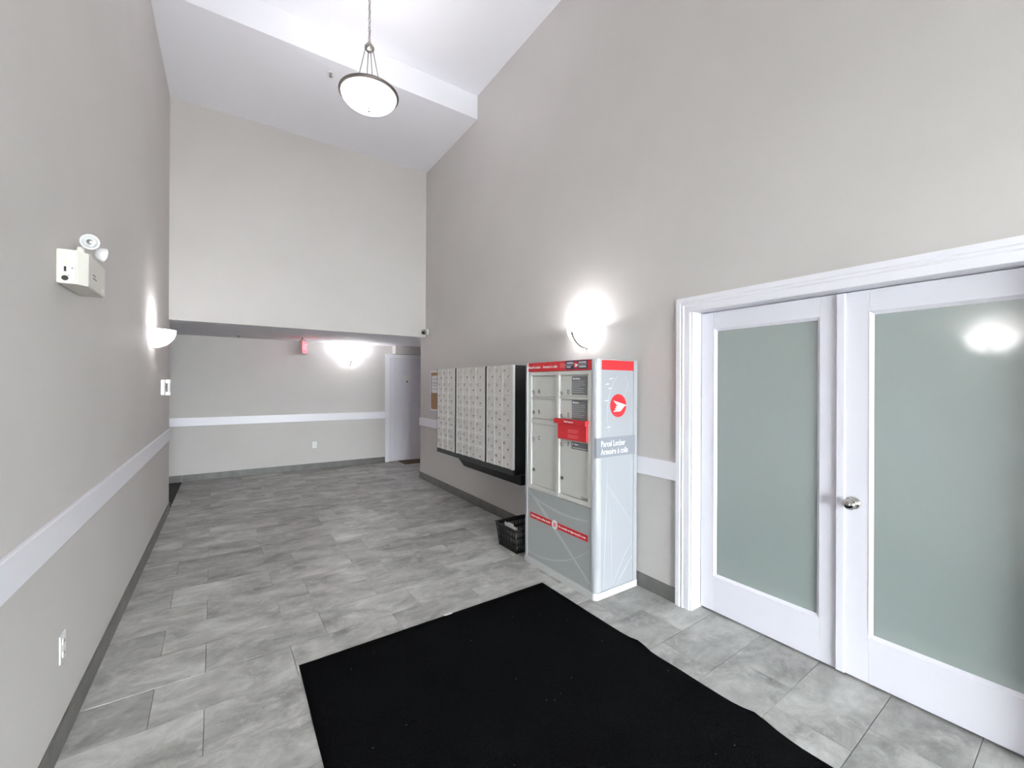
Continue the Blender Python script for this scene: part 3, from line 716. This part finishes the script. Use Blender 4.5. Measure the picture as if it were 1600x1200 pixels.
for z_, l_ in ((1.994, .045), (1.980, .06)): obj('printed_mark', box(nb(), XL+.088, XL+.0888, 2.535, 2.535+l_, z_-.003, z_+.003), 'decal_grey', el)
obj('front_tag', box(nb(), XL+.088, XL+.0892, 2.69, 2.73, 1.945, 1.965), 'paper', el)

# ================================================================== intercom handset, outlets
ic = thing('intercom', (XL, 5.70, 1.40), 'white wall intercom with handset near the hall opening', 'intercom')
obj('base', box(nb(), XL+.001, XL+.035, 5.63, 5.77, 1.40, 1.56, .006, 2), 'white_plastic', ic)
bm = nb(); box(bm, XL+.056, XL+.076, 5.66, 5.71, 1.405, 1.558, .006, 2); box(bm, XL+.036, XL+.08, 5.657, 5.713, 1.522, 1.563, .008, 2); box(bm, XL+.036, XL+.08, 5.657, 5.713, 1.396, 1.436, .008, 2)
obj('handset', bm, 'white_plastic', ic)
obj('button', box(nb(), XL+.035, XL+.038, 5.735, 5.755, 1.46, 1.50, .001), 'decal_grey', ic)
def outlet(P, n, label):
    P, n = Vector(P), Vector(n); s = Vector((0, 0, 1)).cross(n); t = thing('wall_outlet', P, label, 'outlet')
    def bb_(w0, w1, z0, z1, d0, d1):
        a, b = P + s*w0 + n*d0, P + s*w1 + n*d1
        return box(nb(), min(a.x, b.x), max(a.x, b.x), min(a.y, b.y), max(a.y, b.y), P.z+z0, P.z+z1, .0015, 2)
    obj('cover_plate', bb_(-.036, .036, -.058, .058, .0005, .006), 'white_plastic', t)
    for z in (-.026, .026):
        r_ = obj('receptacle', bb_(-.016, .016, z-.014, z+.014, .006, .009), 'white_plastic', t)
        for q in (-.006, .006):
            a, b = P + s*(q-.0015) + n*.0088, P + s*(q+.0015) + n*.0094
            obj('slot', box(nb(), min(a.x, b.x), max(a.x, b.x), min(a.y, b.y), max(a.y, b.y), P.z+z-.005, P.z+z+.006), 'dark_gap', r_)
    obj('screw', lathe(nb(), [(0, 0), (.003, 0), (0, .0015)], P + n*.006, n, 8), 'aluminium', t)
outlet((XL, 2.53, .413), (1, 0, 0), 'white outlet low on the left wall below chair rail')
outlet((1.294, YW, .434), (0, -1, 0), 'white outlet low on the hall wall below chair rail')

# ================================================================== exit sign
es = thing('exit_sign', (1.01, 7.56, 2.01), 'lit red exit sign hanging from the hall ceiling', 'exit sign')
e0, e1 = Vector((.955, 7.40, 0)), Vector((1.075, 7.72, 0)); eu = (e1-e0); el_ = eu.length; eu.normalize(); en = Vector((-eu.y, eu.x, 0))   # towards -X
def ebox(a, b, z0, z1, d0, d1, m, name, parent):
    bm = nb(); prism(bm, [(a, z0), (b, z0), (b, z1), (a, z1)], e0 + en*d0, eu, (0, 0, 1), -(d1-d0)); return obj(name, bm, m, parent)
case = ebox(0, el_, 2.012, 2.215, -.022, .022, 'exit_case', 'case', es)
for sg, nm in ((1, 'face'), (-1, 'face')):
    fc = ebox(.014, el_-.014, 2.028, 2.200, sg*.022, sg*.0245, 'exit_red', nm, es)
    uu = -eu if sg > 0 else eu
    oo = e0 + eu*(el_/2) + en*(sg*.0252) + Vector((0, 0, 2.114))
    text('lettering', 'EXIT', .15, oo, uu, (0, 0, 1), 'exit_letter', fc, align='CENTER', fit=.27)
ebox(.09, el_-.09, 2.215, ZS-.001, -.018, .018, 'exit_case', 'mount', es)

# ================================================================== dome camera, sprinklers
dc = thing('security_camera', (XR, 6.27, 2.345), 'small silver eyeball camera in the corner above the hall opening', 'security camera')
cc = Vector((XR, 6.27, 2.345))
obj('base', lathe(nb(), [(0, 0.001), (.05, .001), (.05, .016), (.04, .026), (0, .026)], cc, (-1, 0, 0), 24), 'white_plastic', dc)
bm = nb(); lathe(bm, [(0, -.045)] + [(.045*math.cos(a), .045*math.sin(a)) for a in [PI*(i/12-.5) for i in range(1, 12)]] + [(0, .045)], cc + Vector((-.062, 0, 0)), (-1, -.5, -.2), 20); ball = obj('eyeball', bm, 'chrome', dc)
obj('lens', lathe(nb(), [(0, .036), (.026, .036), (.024, .047), (0, .045)], cc + Vector((-.062, 0, 0)), (-.55, -1, -.45), 18), 'black_plastic', dc)
def sprinkler(P, label):
    P = Vector(P); t = thing('sprinkler_head', P, label, 'sprinkler')
    obj('escutcheon', lathe(nb(), [(0, -.001), (.034, -.001), (.030, -.008), (.012, -.010), (0, -.010)], P, (0, 0, 1), 20), 'white_plastic', t)
    obj('body', lathe(nb(), [(0, -.045), (.010, -.040), (.012, -.010), (0, -.010)], P, (0, 0, 1), 12), 'nickel', t)
    obj('deflector', lathe(nb(), [(0, -.052), (.018, -.050), (.018, -.047), (0, -.044)], P, (0, 0, 1), 12), 'nickel', t)
sprinkler((.909, 4.873, ZC0), 'small sprinkler head in the high ceiling by the pendant'); sprinkler((.139, 7.70, ZS), 'small sprinkler head in the low hall ceiling')

# ================================================================== cork board and notice
cb = thing('cork_board', (XR, 5.82, 1.12), 'cork notice board with white frame beside the mailboxes', 'notice board')
obj('cork', box(nb(), XR-.012, XR-.001, 5.555, 6.09, 1.145, 1.705), 'cork', cb)
for a, b, c, d_ in ((5.54, 5.558, 1.128, 1.722), (6.088, 6.106, 1.128, 1.722), (5.558, 6.088, 1.128, 1.146), (5.558, 6.088, 1.704, 1.722)):
    obj('frame_strip', box(nb(), XR-.020, XR-.001, a, b, c, d_, .002), 'trim_white', cb)
ns = tag(obj('notice_sheet', box(nb(), XR-.0135, XR-.0122, 5.74, 6.06, 1.395, 1.655), 'paper', origin=(XR-.013, 5.9, 1.395)), 'white printed sheet pinned to the cork board', 'paper')
for i, z in enumerate((1.60, 1.55, 1.53, 1.50, 1.45)): obj('printed_line', box(nb(), XR-.0142, XR-.0135, 5.80+.02*(i % 3), 6.02, z, z+.006), 'decal_grey', ns)

# ================================================================== basket with flyers
BX0, BX1, BY0, BY1, BZ = 2.135, 2.545, 3.105, 3.425, .225
bk = thing('shopping_basket', (2.34, 3.265, 0), 'black plastic shopping basket on the floor beside the parcel locker', 'basket')
def bpt(u, v, z):           # u,v in -1..1, tapering to the bottom
    k = .86 + .14*z/BZ
    return Vector(((BX0+BX1)/2 + u*(BX1-BX0)/2*k, (BY0+BY1)/2 + v*(BY1-BY0)/2*k, z))
corners = [(-1, -1), (1, -1), (1, 1), (-1, 1)]
bm = nb()
lo_, hi_ = [bpt(u, v, .006) for u, v in corners], [bpt(u, v, .014) for u, v in corners]
A = [bm.verts.new(p) for p in lo_]; B = [bm.verts.new(p) for p in hi_]; bm.faces.new(A[::-1]); bm.faces.new(B)
for i in range(4): bm.faces.new((A[i], A[(i+1) % 4], B[(i+1) % 4], B[i]))
obj('bottom', bm, 'black_plastic', bk)
def band(z0, z1, th, name):
    bm = nb(); o0 = [bpt(u, v, z0) for u, v in corners]; o1 = [bpt(u, v, z1) for u, v in corners]
    i0 = [p + Vector((-u*th, -v*th, 0)) for p, (u, v) in zip(o0, corners)]; i1 = [p + Vector((-u*th, -v*th, 0)) for p, (u, v) in zip(o1, corners)]
    V_ = [[bm.verts.new(p) for p in L_] for L_ in (o0, o1, i1, i0)]
    for a, b in zip(V_, V_[1:]+V_[:1]):
        for i in range(4): bm.faces.new((a[i], a[(i+1) % 4], b[(i+1) % 4], b[i]))
    obj(name, bm, 'black_plastic', bk)
band(.001, .028, .006, 'lower_band'); band(.070, .092, .005, 'band'); band(.132, .154, .005, 'band'); band(.194, .214, .006, 'band')
bm = nb(); tube(bm, [bpt(u*1.03, v*1.03, .220) for u, v in corners] + [bpt(-1.03, -1.03, .220)], .008, 8); obj('rim', bm, 'black_plastic', bk)
for i in range(4):
    a, b = corners[i], corners[(i+1) % 4]
    obj('corner_rib', tube(nb(), [bpt(*a, .002), bpt(*a, .222)], .007, 8), 'black_plastic', bk)
    n = 12 if i % 2 else 16
    for k in range(1, n):
        t = k/n; q = (a[0]+(b[0]-a[0])*t, a[1]+(b[1]-a[1])*t)
        obj('slat', tube(nb(), [bpt(q[0]*.99, q[1]*.985, .02), bpt(q[0]*.99, q[1]*.985, .215)], (.0058 if k % 2 else .0085), 4, smooth=False), 'black_plastic', bk)
bm = nb(); tube(bm, [bpt(-.15, 1.0, .215), bpt(-.15, .98, .228), bpt(.6, .98, .228), bpt(.6, 1.0, .215)], .006, 6); obj('handle', bm, 'black_plastic', bk)
FL = [(-.86, .44, .212, .075, 0), (-.86, -.05, .222, .085, 0), (-.86, -.55, .205, .065, 0), (-.62, .0, .15, .22, 0)]
FN = ['white flyer at the mailbox side of the black basket', 'tallest white flyer in the middle of the black basket', 'white flyer in the basket corner by the locker', 'wide low white flyer behind the others in the black basket']
for i, (u, v, h, wd, ang) in enumerate(FL):
    c = bpt(u, v, .0); bm = nb(); box(bm, -.0015, .0015, -wd/2, wd/2, .0, h)
    Mx = Matrix.Translation((c.x + .022, c.y, .016)) @ Matrix.Rotation(math.radians(ang), 4, 'Z') @ Matrix.Rotation(math.radians(-5), 4, 'Y')
    t_ = bm; bm = nb(); merge(bm, t_, 0, Mx)
    o = obj('flyer', bm, 'paper', origin=(c.x+.022, c.y, .016))
    tag(o, FN[i], 'flyer', 'flyers in the basket')

# ================================================================== entrance mat
NX, NY = 34, 60; mx0, mx1, my0, my1 = .325, 2.015, -.55, 2.53
bm = nb(); TOP, BOT = [], []
for j in range(NY+1):
    y = my0 + (my1-my0)*j/NY; rt, rb_ = [], []
    wig = .011*math.exp(-((y-.98)/.10)**2) - .012*math.exp(-((y-.72)/.12)**2) + .008*math.exp(-((y-1.66)/.08)**2) - .004*math.exp(-((y-1.5)/.08)**2)
    for i in range(NX+1):
        s = i/NX; x = mx0 + (mx1-mx0)*s + wig*max(0, (s-.8)/.2)**2 + (.02*(y-1.8)/2 if s < .02 else 0)*.3
        yy = y + (.03*s if j == NY else 0)*1.0
        edge = max(0, (s-.86)/.14)**2
        rip = .014*math.exp(-((y-.98)/.055)**2) + .012*math.exp(-((y-1.64)/.05)**2) + .006*math.exp(-((y-.70)/.05)**2)
        z = .011 + rip*edge + random.uniform(-.0006, .0006)
        lo_z = .0008 + max(0, rip*edge - .002)
        rt.append(bm.verts.new((x, yy, z - (.005 if i in (0, NX) or j in (0, NY) else 0)))); rb_.append(bm.verts.new((x, yy, lo_z)))
    TOP.append(rt); BOT.append(rb_)
for j in range(NY):
    for i in range(NX):
        f = bm.faces.new((TOP[j][i], TOP[j][i+1], TOP[j+1][i+1], TOP[j+1][i])); f.smooth = True
        bm.faces.new((BOT[j][i], BOT[j+1][i], BOT[j+1][i+1], BOT[j][i+1]))
for j in range(NY):
    bm.faces.new((TOP[j][0], TOP[j+1][0], BOT[j+1][0], BOT[j][0])); bm.faces.new((TOP[j][NX], BOT[j][NX], BOT[j+1][NX], TOP[j+1][NX]))
for i in range(NX):
    bm.faces.new((TOP[0][i], BOT[0][i], BOT[0][i+1], TOP[0][i+1])); bm.faces.new((TOP[NY][i], TOP[NY][i+1], BOT[NY][i+1], BOT[NY][i]))
em_ = tag(obj('entrance_mat', bm, 'mat_pile', origin=(1.17, 1.0, 0)), 'large black carpet mat lying in front of the parcel locker', 'mat')
obj('sewn_label', box(nb(), 1.19, 1.245, 2.541, 2.556, .003, .0075), 'paper', em_)
